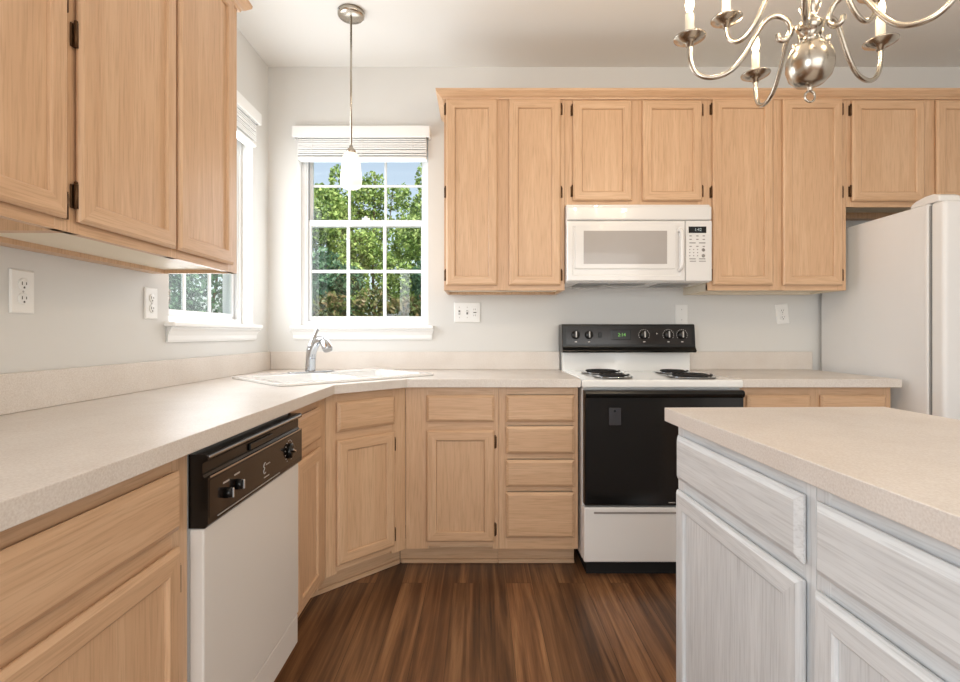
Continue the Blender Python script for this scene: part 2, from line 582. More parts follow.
# openings
BX0, BX1, WZ0, WZ1 = -1.07, -0.306, 1.152, 2.31
LY0, LY1 = 2.04, 2.79
w = MB()
w.box(XL - T, BX0, YB, YB + T, 0, ZC).box(BX1, XR + T, YB, YB + T, 0, ZC)
w.box(BX0, BX1, YB, YB + T, 0, WZ0).box(BX0, BX1, YB, YB + T, WZ1, ZC)
structure(w.build('wall_back', WALL))
w = MB()
w.box(XL - T, XL, YF, -1.7, 0, ZC).box(XL - T, XL, -.5, LY0, 0, ZC).box(XL - T, XL, -1.7, -.5, 0, .85).box(XL - T, XL, -1.7, -.5, 2.2, ZC).box(XL - T, XL, LY1, YB, 0, ZC)
w.box(XL - T, XL, LY0, LY1, 0, WZ0).box(XL - T, XL, LY0, LY1, WZ1, ZC)
structure(w.build('wall_left', WALL))
structure(MB().box(XR, XR + T, YF, YB, 0, ZC).build('wall_right', WALL))
w = MB()
DX0, DX1, DZ = -0.6, 2.4, 2.3
w.box(XL - T, DX0, YF - T, YF, 0, ZC).box(DX1, XR + T, YF - T, YF, 0, ZC).box(DX0, DX1, YF - T, YF, DZ, ZC)
structure(w.build('wall_front', WALL))
d = structure(MB().box(DX0, DX0 + .07, YF - .12, YF - .04, 0, DZ).box(DX1 - .07, DX1, YF - .12, YF - .04, 0, DZ)
              .box(DX0, DX1, YF - .12, YF - .04, DZ - .07, DZ).box(DX0, DX1, YF - .12, YF - .04, 0, .05)
              .box(0.87, 0.93, YF - .12, YF - .04, 0, DZ).build('added_door_1', VINYL))  # made-up sliding door, added as a source for the rear fill
MB().box(DX0 + .07, .87, YF - .085, YF - .08, .05, DZ - .07).box(.93, DX1 - .07, YF - .085, YF - .08, .05, DZ - .07).build('pane', GLASS, d)

def window(name, loc, rotz, w_, h_):
    """double-hung window; local x along the width, y outward, z up from the sill"""
    f = MB()
    f.box(0, .026, .06, .15, 0, h_).box(w_ - .026, w_, .06, .15, 0, h_).box(.026, w_ - .026, .06, .15, h_ - .03, h_).box(.026, w_ - .026, .06, .15, 0, .028)
    f.box(.026, .034, .066, .076, .028, h_ - .03).box(w_ - .034, w_ - .026, .066, .076, .028, h_ - .03)
    root = structure(f.build(name, VINYL, None, loc, rotz))
    mid = h_ * 0.545
    def sash(y, z0, z1, bar, rail_b, rail_t):
        s = MB()
        x0, x1 = .030, w_ - .030
        st = .020
        s.box(x0, x0 + st, y, y + .024, z0, z1, .003).box(x1 - st, x1, y, y + .024, z0, z1, .003)
        s.box(x0 + st, x1 - st, y, y + .024, z0, z0 + rail_b, .003).box(x0 + st, x1 - st, y, y + .024, z1 - rail_t, z1, .003)
        o = s.build('sash', VINYL, root)
        gx0, gx1, gz0, gz1 = x0 + st, x1 - st, z0 + rail_b, z1 - rail_t
        m = MB()
        for k in (1, 2):
            xc = gx0 + (gx1 - gx0) * k / 3
            m.box(xc - bar / 2, xc + bar / 2, y + .005, y + .018, gz0, gz1, .003)
        zc = (gz0 + gz1) / 2
        m.box(gx0, gx1, y + .006, y + .017, zc - bar / 2, zc + bar / 2, .003)
        m.build('muntin_grid', VINYL, o)
        MB().box(gx0, gx1, y + .0105, y + .0125, gz0, gz1).build('pane', GLASS, o)
    sash(.084, .028, mid + .02, .020, .030, .038)
    sash(.112, mid - .018, h_ - .03, .015, .030, .03)
    lk = MB().box(w_ / 2 - .025, w_ / 2 + .025, .07, .09, mid + .02, mid + .03, .004).lathe([(.01, 0), (.01, .01), (0, .013)], (w_ / 2, .08, mid + .03))
    lk.build('sash_lock', VINYL, root)
    return root

wz = WZ0 + .02
window('window_1', (BX0, YB, wz), 0, BX1 - BX0, WZ1 - wz)
# the side window: local y (outward) must be -X, local x along +Y
window('window_2', (XL, LY0, wz), PI / 2, LY1 - LY0, WZ1 - wz)

window('added_window_3', (XL, -1.7, .85), PI / 2, 1.2, 1.35)  # made-up window out of view, added as a source for the left fill

def sill(name, loc, rotz, w_):
    s = MB().box(-.035, w_ + .035, -.045, .0, .0, .02, .005, 2).box(0.001, w_ - .001, .0, .06, .0, .02)
    root = structure(s.build(name, TRIM, None, loc, rotz))
    a = MB()
    prof = [(0, -.062), (.008, -.062), (.012, -.052), (.012, -.036), (.020, -.018), (.032, -.006), (.032, -.0005), (0, -.0005)]
    a.profile(prof, [(-.018, -.001, 0, 0), (-.018, -.001, -.6, -1), (w_ + .018, -.001, .6, -1), (w_ + .018, -.001, 0, 0)])
    a.build('apron', TRIM, root)
    return root

sill('window_sill_1', (BX0, YB, WZ0), 0, BX1 - BX0)
sill('window_sill_2', (XL, LY0, WZ0), PI / 2, LY1 - LY0)

def blind(label, loc, rotz, w_):
    root = thing('window_blind', label, 'blind', loc, rotz)
    MB().box(-.022, w_ + .016, -.045, -.030, 2.266, 2.332, .004).box(-.022, -.012, -.030, -.001, 2.266, 2.332).box(w_ + .006, w_ + .016, -.030, -.001, 2.266, 2.332).build('valance', SLAT, root)
    MB().box(.008, w_ - .008, -.028, .028, 2.268, 2.306, .002).build('head_rail', SLAT, root)
    zz = 2.258
    for k in range(9):
        z = zz - k * .0105
        s = MB().box(.006, w_ - .006, -.026, .026, -.0034, .0034, .0014, M=Matrix.Translation((0, 0, z)) @ Matrix.Rotation(math.radians(5 + random.uniform(-4, 5)), 4, 'X') @ Matrix.Rotation(math.radians(random.uniform(-.12, .12)), 4, 'Y'))
        s.build('slat', SLAT, root)
    MB().box(.006, w_ - .006, -.027, .027, 2.142, 2.160, .004).build('bottom_rail', SLAT, root)
    for x in (.09, w_ / 2, w_ - .09):
        MB().box(x - .0015, x + .0015, -.0285, -.0275, 2.16, 2.268).build('ladder_cord', SLAT, root)
    return root

blind('white slatted blind drawn up at the top of the sink window on the back wall', (BX0, YB, 0), 0, BX1 - BX0)
blind('white slatted blind drawn up over the side window beside the hanging wall cabinets', (XL, LY0, 0), PI / 2, LY1 - LY0)

# ------------------------------------------------------------------ cabinet parts (front faces local -y, frame face at y = 0)
def door(parent, x0, x1, z0, z1, V, H, hinge=None, hz=(), st=.048, th=.02):
    d = MB()
    d.rings([(.007, -.0012), (.0015, -.005), (0, -.008), (0, -th * .6), (.003, -th * .8), (.009, -th), (st - .004, -th), (st, -th + .003), (st + .0015, -th + .010), (st + .0015, -.001)], x0, x1, z0, z1, cap=False)
    # close the back between outermost and innermost loops
    b = d.bm; b.verts.ensure_lookup_table()
    A = b.verts[0:4]; B = b.verts[36:40]
    for k in range(4):
        f = b.faces.new([A[(k + 1) % 4], A[k], B[k], B[(k + 1) % 4]])
        f.material_index = 1 if k in (0, 2) else 0
    o = d.build('door', [V, H], parent)
    i = st + .0021
    MB().box(x0 + i, x1 - i, -th + .0085, -.004, z0 + i, z1 - i).build('panel', V, o)
    for z in hz:
        s = -1 if hinge == 'L' else 1
        xe = x0 if hinge == 'L' else x1
        h = MB()
        h.box(min(xe, xe + s * .011), max(xe, xe + s * .011), -.004, -.0005, z - .027, z + .027, .001)
        h.cyl((xe + s * .003, -.009, z - .028), (xe + s * .003, -.009, z + .028), .0048, seg=10)
        h.lathe([(.003, 0), (.0045, .004), (0, .007)], (xe + s * .003, -.009, z + .028), seg=8)
        h.build('hinge', BRONZE, o)
    return o

def drawer(parent, x0, x1, z0, z1, H, th=.02):
    d = MB().rings([(.007, -.0012), (.0015, -.005), (0, -.008), (0, -th * .55), (.004, -th * .72), (.013, -th), ], x0, x1, z0, z1, 0, 0)
    return d.build('drawer_front', H, parent)

def face_frame(parent, w_, z0, z1, stiles, rails, V, H, th=.02):
    f = MB()
    for a, b in stiles:
        f.box(max(0, a - .012), min(w_, b + .012), 0, th, z0, z1, .0008)
    for a, b, c, d in rails:
        f.box(a, b, .0006, th, c, d, 0, mi=1)
    return f.build('face_frame', [V, H], parent)

def base_cabinet(label, loc, rotz, w_, doors, drawers, body, stiles, V=OAKV, H=OAKH, top=.875, depth=.57, kick=(0, None), group=None, rails=None, kickdepth=.105):
    r = thing('base_cabinet', label, 'cabinet', loc, rotz, group)
    rl = rails or [(0.0, w_, .125, .155), (0.0, w_, .835, top), (0, w_, .66, .735)]
    face_frame(r, w_, .112, top, stiles, rl, V, H)
    bx0, bx1, btop = body
    MB().box(bx0, bx1, .0205, depth, .114, btop).build('carcass', OAKIN if V is OAKV else V, r)
    for x0, x1, z0, z1, hs, hz in doors:
        door(r, x0, x1, z0, z1, V, H, hs, hz)
    for x0, x1, z0, z1 in drawers:
        drawer(r, x0, x1, z0, z1, H)
    k0, k1 = kick
    k1 = w_ if k1 is None else k1
    e0 = .006 if k0 < 0 else 0; e1 = .006 if k1 > w_ else 0
    MB().box(k0, k1, kickdepth, kickdepth + .016, 0.001, .1115).box(k0 + e0, k1 - e1, kickdepth - .012, kickdepth, .001, .022, .003).build('toe_kick', H, r)
    return r

HZ2 = (.20, .60)
# left run (rotz 90: local x = room depth)
r = base_cabinet('oak base cabinet at the near end of the left counter, between photo edge and dishwasher',
                 (-.64, .30, 0), PI / 2, .815, [(.235, .765, .15, .68, 'R', (.19, .61))],
                 [(.235, .765, .715, .838)], (0.001, .814, .87), [(0, .24), (.77, .815)])
base_cabinet('narrow oak base cabinet with one door, between dishwasher and angled corner cabinet',
             (-.64, 1.722, 0), PI / 2, .3885, [(.02, .285, .15, .68, 'R', (.20, .61))], [(.02, .285, .711, .837)],
             (.001, .22, .87), [(0, .018), (.29, .3885)], kick=(0, .4305))
s2 = math.sqrt(.5)
DL = .2894 / s2
base_cabinet('angled oak corner cabinet under the sink, with one door and a false drawer front',
             (-.639, 2.111, 0), PI / 4, DL - .0006, [(.045, .338, .15, .676, 'R', (.20, .615))], [(.045, .338, .711, .837)],
             (.02, DL - .02, .70), [(0, .04), (.343, DL - .0006)], depth=.40, kick=(-.0422, DL + .0422))
base_cabinet('oak base cabinet with one door under one drawer, right of the angled corner cabinet',
             (-.3490, 2.40, 0), 0, .4365, [(.0975, .4165, .15, .672, 'R', (.205, .615))], [(.0975, .4165, .711, .837)],
             (.16, .4355, .87), [(0, .093), (.42, .4365)], kick=(-.0422, None))
base_cabinet('oak base cabinet with a bank of four drawers, left of the electric range',
             (.0885, 2.40, 0), 0, .3725, [], [(.0325, .3535, .711, .837), (.0325, .3535, .5616, .691), (.0325, .3535, .4077, .5337), (.0325, .3535, .1686, .381)],
             (.001, .37, .87), [(0, .028), (.358, .3725)],
             rails=[(0, .3725, .112, .165), (0, .3725, .385, .405), (0, .3725, .537, .559), (0, .3725, .694, .709), (0, .3725, .84, .875)])
base_cabinet('oak base cabinet with two drawers over two doors, between range and refrigerator',
             (1.217, 2.40, 0), 0, .715, [(.033, .332, .15, .672, 'L', HZ2), (.378, .685, .15, .672, 'R', HZ2)],
             [(.033, .332, .711, .837), (.378, .685, .711, .837)], (.001, .714, .87), [(0, .028), (.337, .373), (.69, .715)])

# ------------------------------------------------------------------ countertops and backsplashes
def sinkpt(u, v):
    return (-.785 + (u - v) * s2, 2.005 + (u + v) * s2)
hole = [sinkpt(u, v) for u, v in rrect(.012, .788, .012, .538, .03)]
ct = thing('countertop', 'long L-shaped beige laminate countertop running under both windows and around the sink', 'countertop', (0, 0, 0))
MB().prism([(-1.2435, .28), (-.597, .28), (-.597, 2.092), (-.334, 2.355), (.4655, 2.355), (.4655, 2.9985), (-1.2435, 2.9985)], .876, .914, [hole], 0.0015).build('counter_slab', LAM, ct)
MB().box(-1.2435, -1.226, .28, 2.9985, .9145, 1.020, .002).build('backsplash', LAM, ct)
MB().box(-1.225, .4655, 2.981, 2.9985, .9145, 1.020, .002).build('backsplash', LAM, ct)
ct = thing('countertop', 'short beige laminate countertop between the range and the refrigerator', 'countertop', (0, 0, 0))
MB().prism([(1.2125, 2.355), (1.95, 2.355), (1.95, 2.9985), (1.2125, 2.9985)], .876, .914, (), .0015).build('counter_slab', LAM, ct)
MB().box(1.2125, 1.945, 2.981, 2.9985, .9145, 1.020, .002).build('backsplash', LAM, ct)

# ------------------------------------------------------------------ sink and faucet
SINKROT = PI / 4
snk = thing('kitchen_sink', 'white double-bowl drop-in sink set diagonally into the counter corner', 'sink', (-.785, 2.005, .914), SINKROT)
b1 = rrect(.045, .385, .045, .435, .05)
b2 = rrect(.415, .755, .045, .435, .05)
MB().prism(rrect(0, .80, 0, .55, .035), .0005, .012, [b1, b2], .003).build('rim', PORC, snk)
def bowl(x0, x1, y0, y1):
    m = MB()
    t = m.bm
    L = []
    for ins, z, r in ((0, .0085, .05), (.004, -.06, .05), (.012, -.145, .06), (.05, -.165, .05)):
        L.append([t.verts.new((x, y, z)) for x, y in rrect(x0 + ins, x1 - ins, y0 + ins, y1 - ins, r)])
    for A, B in zip(L, L[1:]):
        for k in range(len(A)):
            f = t.faces.new([A[k], A[(k + 1) % len(A)], B[(k + 1) % len(A)], B[k]]); f.smooth = True
    t.faces.new(L[-1])
    o = m.build('bowl', PORC, snk)
    MB().lathe([(.0, -.163), (.035, -.162), (.042, -.164), (.042, -.166)], ((x0 + x1) / 2, (y0 + y1) / 2, 0)).build('drain', CHROME, o)
bowl(.045, .385, .045, .435)
bowl(.415, .755, .045, .435)

fc = thing('faucet', 'chrome single-lever pull-out faucet standing at the back of the sink', 'faucet', (-.868, 2.628, .9265), SINKROT)
MB().prism(rrect(-.125, .125, -.028, .028, .027, 6), 0, .006, (), .0015).build('base_plate', CHROME, fc)
# the body leans towards the bowls (local -y)
MB().tube(spline([(0, .012, .004), (0, .010, .04), (0, .004, .09), (0, -.002, .125), (0, -.004, .140)]), [.026] * 6 + [.0255] * 6 + [.025] * 6 + [.022] * 6 + [.012], 18).build('body', CHROME, fc)
sp = MB().tube(spline([(0, -.004, .075), (0, -.022, .115), (0, -.055, .152), (0, -.09, .168), (0, -.125, .164), (0, -.150, .145)]), [.018 + .003 * min(1, k / 16) for k in range(31)], 16)
so = sp.build('spout', CHROME, fc)
MB().tube([(0, -.120, .166), (0, -.146, .150), (0, -.166, .126), (0, -.172, .116)], [.021, .024, .025, .022], 16).build('spray_head', CHROME, so)
MB().tube(spline([(0, -.001, .125), (.010, .002, .165), (.026, .008, .20), (.038, .012, .222)]), [.023, .022, .021, .020, .018, .016] + [.014, .013, .012, .011, .010] + [.009] * 4 + [.009, .010, .011, .009], 14).build('lever_handle', CHROME, fc)

# ------------------------------------------------------------------ dishwasher (local x = room depth)
dw = thing('dishwasher', 'white dishwasher with a black control panel, built in under the left counter', 'dishwasher', (-.64, 1.122, 0), PI / 2)
DWW = .588
MB().box(.004, DWW - .004, .002, .56, .10, .866).build('tub', APPL, dw)
MB().box(0.0, DWW, -.032, .001, .192, .693, .004, 2).build('door', DWWHITE, dw)
MB().box(.002, DWW - .002, -.030, -.002, .092, .187, .003, 2).build('kick_panel', DWWHITE, dw)
MB().box(.02, DWW - .02, .05, .07, .001, .091).build('toe_kick', DARK, dw)
# control panel: side profile swept along the width
def xsweep(prof, x0, x1, bev=0.0):
    m = MB(); t = m.bm
    A = [t.verts.new((x0, y, z)) for y, z in prof]; B = [t.verts.new((x1, y, z)) for y, z in prof]
    n = len(prof)
    for i in range(n):
        t.faces.new([A[i], A[(i + 1) % n], B[(i + 1) % n], B[i]])
    t.faces.new(A); t.faces.new(B)
    bmesh.ops.recalc_face_normals(t, faces=t.faces)
    if bev:
        bmesh.ops.bevel(t, geom=list(t.edges), offset=bev, segments=2, profile=.5, affect='EDGES')
    return m
cp = xsweep([(.001, .695), (-.036, .695), (-.042, .702), (-.042, .806), (-.034, .8065), (-.030, .812), (-.030, .838), (-.036, .842), (-.042, .846), (-.042, .854), (-.036, .858), (.001, .858)], -.001, DWW + .001).build('control_panel', BLACKP, dw)
MB().box(.004, DWW - .004, -.0428, -.0418, .716, .800).build('fascia', BROWNP, cp)
MB().box(.006, DWW - .006, -.0437, -.0418, .8045, .8085).build('bright_strip', CHROME, cp)
MB().box(.004, DWW - .004, -.0432, -.0350, .8485, .8545, .002, 2).build('ridge_highlight', CHROME, cp)  # chrome strip stands in for the highlight along the panel's top ridge
MB().box(.22, .37, -.036, -.0302, .815, .834, .003).build('latch', BLACKP, cp)
MB().box(.04, .40, -.0432, -.0420, .7085, .7105).build('print_line', SILVERP, cp)
for x, z in ((.078, .750), (.132, .754)):
    k = MB().lathe([(.013, 0), (.012, .012), (.010, .014), (0, .014)], (x, -.043, z), '-Y', 18).build('knob', BLACKP, cp)
    MB().box(x - .0035, x + .0035, -.062, -.056, z - .012, z + .012, .002).build('pointer', CHROME, k)
    MB().box(x - .014, x + .014, -.0432, -.0428, z + .024, z + .028).build('print_line', SILVERP, cp)
x, z = .475, .757
k = MB().lathe([(.024, 0), (.022, .010), (.017, .013), (0, .013)], (x, -.043, z), '-Y', 24).build('cycle_dial', BLACKP, cp)
MB().box(x - .020, x + .006, -.064, -.055, z - .004, z + .004, .002, M=Matrix.Translation((x, 0, z)) @ Matrix.Rotation(.45, 4, 'Y') @ Matrix.Translation((-x, 0, -z))).build('pointer', CHROME, k)
for a in range(14):
    an = math.radians(-60 + a * 23)
    px_, pz_ = x + .033 * math.cos(an), z + .033 * math.sin(an)
    MB().box(px_ - .003, px_ + .003, -.0432, -.0428, pz_ - .0012, pz_ + .0012).build('dial_mark', SILVERP, cp)
# the little script emblem with a line of print under it
e = MB().tube(spline([(.297, -.0432, .765), (.290, -.0432, .764), (.285, -.0432, .756), (.292, -.0432, .752), (.285, -.0432, .744), (.290, -.0432, .736), (.299, -.0432, .738)]), .0012, 6)
e.box(.300, .328, -.0434, -.0428, .757, .760)
e.build('emblem', SILVERP, cp)
MB().box(.288, .322, -.0434, -.0428, .724, .727).build('print_line', SILVERP, cp)

# ------------------------------------------------------------------ electric range
rg = thing('electric_range', 'white freestanding electric range with black oven door and coil burners', 'stove', (.837, 2.36, 0))
hw = .369
MB().box(-hw + .003, hw - .003, 0, .575, .085, .874, .003).build('body', APPL, rg)
MB().box(-hw + .03, hw - .03, .03, .5, .001, .084).build('toe_kick', DARK, rg)
for sx in (-1, 1):
    for yy in (.10, .47):
        MB().cyl((sx * (hw - .05), yy + .05, .001), (sx * (hw - .05), yy + .05, .084), .014, seg=12).build('foot', BLACKP, rg)
MB().box(-hw, hw, -.030, .56, .8755, .913, .009, 3).build('cooktop', ENAMEL, rg)
MB().box(-hw + .004, hw - .004, .555, .615, .80, 1.02, .006, 2).build('backguard', ENAMEL, rg)
cpn = xsweep([(.475, 1.020), (.466, 1.030), (.484, 1.050), (.498, 1.172), (.505, 1.178), (.62, 1.178), (.62, 1.020)], -.378, .366, .003).build('control_panel', BLACKP, rg)
def slope_y(z):
    return .484 + (z - 1.050) / (1.172 - 1.050) * .014
TILT = Matrix.Rotation(-math.atan(.014 / .122), 4, 'X')
def on_panel(x, z, off=0.0):
    return Matrix.Translation((x, slope_y(z) - off, z)) @ TILT
MB().box(-.355, .345, -.0008, .0005, -.047, .047, M=on_panel(0, 1.112)).build('fascia', BROWNP, cpn)
for x, ring in ((-.302, 0), (-.228, 0), (.080, 1), (.215, 1), (.292, 1)):
    k = MB().lathe([(.024, 0), (.022, .013), (.018, .017), (0, .017)], (0, 0, 0), '-Y', 24, M=on_panel(x, 1.118, .001)).build('knob', BLACKP, cpn)
    MB().box(-.003, .003, -.024, -.015, -.016, .018, .0015, M=on_panel(x, 1.118)).build('pointer', SILVERP, k)
    rm = MB()
    for a in range(13):
        an = math.radians(-120 + a * 20 + 90)
        rm.box(.030 * math.cos(an) - .0016, .030 * math.cos(an) + .0016, -.0016, 0, .030 * math.sin(an) - .0016, .030 * math.sin(an) + .0016, M=on_panel(x, 1.118, .0002))
    if ring:
        rm.build('dial_ring', SILVERP, cpn)
    else:
        rm.bm.free()
    MB().box(-.006, .006, -.0016, 0, -.041, -.037, M=on_panel(x, 1.118)).build('indicator_mark', SILVERP, cpn)
MB().box(-.009, .009, -.008, 0, -.014, .014, .002, M=on_panel(-.166, 1.118)).build('rocker_switch', BLACKP, cpn)
dsp = MB().box(-.055, .055, -.003, 0, -.028, .028, .002, M=on_panel(-.050, 1.118)).build('clock_display', DISP, cpn)
tx = text_mesh('digits', '2:14', .026, GREEN, dsp, (-.045, slope_y(1.118) - .0035, 1.118), (PI / 2 - math.atan(.014 / .122), 0, 0))
m = MB()
m.lathe([(.0, 0), (.006, 0), (.006, .0016), (0, .0016)], (0, 0, 0), '-Y', 3, M=on_panel(.152, 1.125))
m.build('arrow_mark', SILVERP, cpn)
# oven door
od = MB().box(-hw + .006, hw - .006, -.043, -.0015, .343, .868, .006, 2).build('oven_door', BLACKG, rg)
xsweep([(-.043, .868), (-.052, .864), (-.058, .852), (-.054, .838), (-.043, .832)], -hw + .008, hw - .008, .002).build('handle', BLACKP, od)
MB().box(-.252, -.196, -.0458, -.0428, .708, .788, .002).build('plate_reflection', mat('reflection_grey', (52, 51, 56), .4), od)  # grey plaque stands in for a wall plate mirrored in the door glass
MB().cyl((-.224, -.0466, .774), (-.224, -.0456, .774), .005, seg=12).build('plate_reflection_dot', BLACKP, od)
MB().box(.02, .05, -.0436, -.0428, .355, .359).build('print_line', SILVERP, od)
sd = MB().box(-hw + .004, hw - .004, -.040, -.0015, .083, .334, .008, 2)
sd.build('storage_drawer', APPL, rg)
MB().box(-hw + .05, hw - .05, -.0425, -.0398, -1*-.305, .314, .002).build('drawer_pull_groove', mat('groove_grey', (150, 144, 140), .5), rg)
def burner(x, y, rad):
    p = MB().lathe([(rad + .012, .0), (rad + .014, .004), (rad + .006, .005), (rad * .95, -.004), (rad * .3, -.010), (0, -.010)], (x, y, .9138), seg=32).build('burner', BLACKP, rg)
    pts = []
    turns = 4 if rad > .09 else 3
    n = 40 * turns
    for i in range(n + 1):
        q = i / n
        rr = rad * (.18 + .78 * q)
        a = 2 * PI * turns * q
        pts.append((x + rr * math.cos(a), y + rr * math.sin(a), .9255))
    MB().tube(pts, .0045, 8).build('coil', COIL, p)
    MB().lathe([(rad + .001, .005), (rad + .016, .006), (rad + .016, .003)], (x, y, .9138), seg=32).build('trim_ring', CHROME, p)
    MB().cyl((x, y, .915), (x, y, .929), rad * .14, seg=16).build('hub', COIL, p)
burner(-.190, .125, .078)
burner(.190, .125, .100)
burner(-.180, .392, .096)
burner(.205, .392, .078)

# ------------------------------------------------------------------ refrigerator
FX = 1.985
fg = thing('refrigerator', 'tall white refrigerator at the right edge, standing past the short counter', 'refrigerator', (FX, 2.18, 0))
MB().box(0, .91, .078, .79, .03, 1.700, .008, 2).build('cabinet', FRIDGEW, fg)
MB().box(.02, .89, .1, .7, .001, .03).build('base_grille', DARK, fg)
for x0, x1, hx in ((.001, .40, .36), (.405, .909, .445)):
    d_ = MB().box(x0, x1, -.0, .070, .06, 1.700, .016, 4).build('door', FRIDGEW, fg)
    MB().box(hx - .015, hx + .015, -.055, -.03, .55, 1.45, .008, 3).box(hx - .012, hx + .012, -.035, .004, .56, .60).box(hx - .012, hx + .012, -.035, .004, 1.40, 1.44).build('handle', APPL, d_)
MB().box(.004, .90, .0705, .0775, .06, 1.69).build('door_gasket', GRILLE, fg)
hc = xsweep([(.03, 1.7005), (.035, 1.726), (.06, 1.738), (.10, 1.738), (.15, 1.728), (.175, 1.716), (.182, 1.7005)], .006, .10, .004).build('hinge_cover', APPL, fg)

# ------------------------------------------------------------------ wall cabinets
def wall_cabinet(label, loc, rotz, w_, z0, z1, depth, doors, stiles, recess=.014, group=None, side=None, botrail=.03, toprail=.05):
    r = thing('wall_cabinet', label, 'cabinet', loc, rotz, group)
    face_frame(r, w_, z0, z1, stiles, [(0, w_, z0, z0 + botrail), (0, w_, z1 - toprail, z1)], OAKV, OAKH)
    c = MB()
    c.box(0.0008, .013, .0203, depth, z0, z1).box(w_ - .013, w_ - .0008, .0203, depth, z0, z1)
    c.box(.013, w_ - .013, depth - .012, depth, z0, z1)
    c.box(.013, w_ - .013, .0203, depth - .012, z1 - .015, z1)
    c.box(.013, w_ - .013, depth - .05, depth - .012, z0, z0 + recess + .001)
    c.build('carcass', side or OAKV, r)
    MB().box(.013, w_ - .013, .0203, depth - .012, z0 + recess, z0 + recess + .012).build('bottom_panel', MELA, r)
    for x0, x1, za, zb, hs, hz in doors:
        door(r, x0, x1, za, zb, OAKV, OAKH, hs, hz)
    return r

Z0, Z1, ZD0, ZD1 = 1.352, 2.372, 1.3775, 2.352
D3 = (1.43, 1.865, 2.30)
D2 = (1.87, 2.295)
YU = 2.68
dep = YB - YU - .0015
wall_cabinet('tall two-door oak wall cabinet just right of the sink window', (-.189, YU, 0), 0, .634, Z0, Z1, dep,
             [(.011, .281, ZD0, ZD1, 'L', D3), (.341, .6115, ZD0, ZD1, 'R', D3)], [(0, .018), (.275, .347), (.605, .634)])
wall_cabinet('short two-door oak wall cabinet directly above the microwave', (.446, YU, 0), 0, .747, 1.797, Z1, dep,
             [(.0406, .349, 1.820, 2.347, 'L', D2), (.404, .716, 1.820, 2.347, 'R', D2)], [(0, .046), (.343, .410), (.710, .747)])
wall_cabinet('tall two-door oak wall cabinet right of the microwave', (1.194, YU, 0), 0, .729, Z0, Z1, dep,
             [(.0223, .3405, ZD0, ZD1, 'L', D3), (.3895, .702, ZD0, ZD1, 'R', D3)], [(0, .028), (.334, .396), (.696, .729)], side=MELA)
wall_cabinet('short oak wall cabinet above the refrigerator', (1.924, YU, 0), 0, .90, 1.790, Z1, dep,
             [(.021, .402, 1.817, 2.347, 'L', D2), (.462, .842, 1.817, 2.347, 'R', D2)], [(0, .027), (.396, .468), (.836, .90)], recess=.035)

def crown(label, loc, rotz, w_, depth):
    r = thing('crown_molding', label, 'molding', loc, rotz)
    prof = [(.001, 2.352), (.009, 2.352), (.012, 2.360), (.022, 2.366), (.032, 2.376), (.040, 2.384), (.042, 2.396), (.034, 2.398), (.001, 2.398)]
    m = MB().profile(prof, [(0, depth, -1, 0), (0, 0, -1, -1), (w_, 0, 1, -1), (w_, depth, 1, 0)])
    m.build('molding_strip', OAKH, r)
    return r
crown('oak crown molding along the top of the back-wall cabinets', (-.189, YU, 0), 0, 3.015, dep)
# left wall (local x = room depth)
XU = -.925
depl = XU - XL - .0015
wall_cabinet('oak wall cabinet at the top left edge of the photo, nearest the viewer', (XU, .39, 0), PI / 2, .752, Z0, Z1, depl,
             [(.03, .375, ZD0, ZD1, 'L', D3), (.39, .7357, ZD0, ZD1, 'R', (1.405, 1.865, 2.16))], [(0, .035), (.37, .395), (.73, .752)], recess=.045)
wall_cabinet('oak wall cabinet hanging on the left wall, next to the side window', (XU, 1.143, 0), PI / 2, .797, Z0, Z1, depl,
             [(.0166, .385, ZD0, ZD1, 'L', (1.435, 1.80, 2.22)), (.4006, .741, ZD0, ZD1, 'R', (1.435, 1.80, 2.22))], [(0, .022), (.38, .407), (.735, .797)])
crown('oak crown molding along the top of the left-wall cabinets', (XU, .39, 0), PI / 2, 1.55, depl)

# ------------------------------------------------------------------ microwave
mw = thing('microwave_oven', 'white over-the-range microwave oven hung below the short wall cabinet', 'microwave', (.8195, 2.62, 1.395))
mh = .3725
MB().box(-mh + .002, mh - .002, .062, .378, -.004, .399, .003).build('body', MWHITE, mw)
MB().box(-mh, mh, .022, .061, -.004, .399, .004).build('front_frame', MWHITE, mw)
MB().box(-mh, mh, .0, .0215, .314, .3855, .008, 3).build('vent_panel', MWHITE, mw)
XD = .236
dr = MB().rings([(0, .0212), (0, .006), (.005, .0), (.028, .0), (.030, .0025), (.032, .003)], -mh, XD, 0, .311, 0, 0).build('door', MWHITE, mw)
dw_ = MB().rings([(0, .0025), (0, .0005), (.004, -.001), (.020, -.001)], -.330, .185, .062, .285, 0, 0).build('window_bezel', MWHITE, dr)
MB().box(-.287, .141, -.0020, .002, .088, .258).build('window_glass', MGLASS, dr)
MB().tube(spline([(.205, .004, .055), (.206, -.026, .068), (.207, -.032, .10), (.207, -.033, .16), (.207, -.032, .22), (.206, -.026, .252), (.205, .004, .262)]), .010, 12).build('handle', MWHITE, dr)
pc = MB().box(XD + .002, mh, 0, .0215, 0, .311, .004, 2).build('control_panel', MWHITE, mw)
dd = MB().box(.252, .343, -.001, .002, .247, .280).build('clock_display', DISP, pc)
text_mesh('digits', '1:42', .022, PALED, dd, (.300, -.0012, .2635), (PI / 2, 0, 0))
bmesh_btn = MB().box(-.0075, .0075, -.0012, .001, -.0035, .0035, .0005).build('button', MGREY, pc, (.262, 0, .232))
first = True
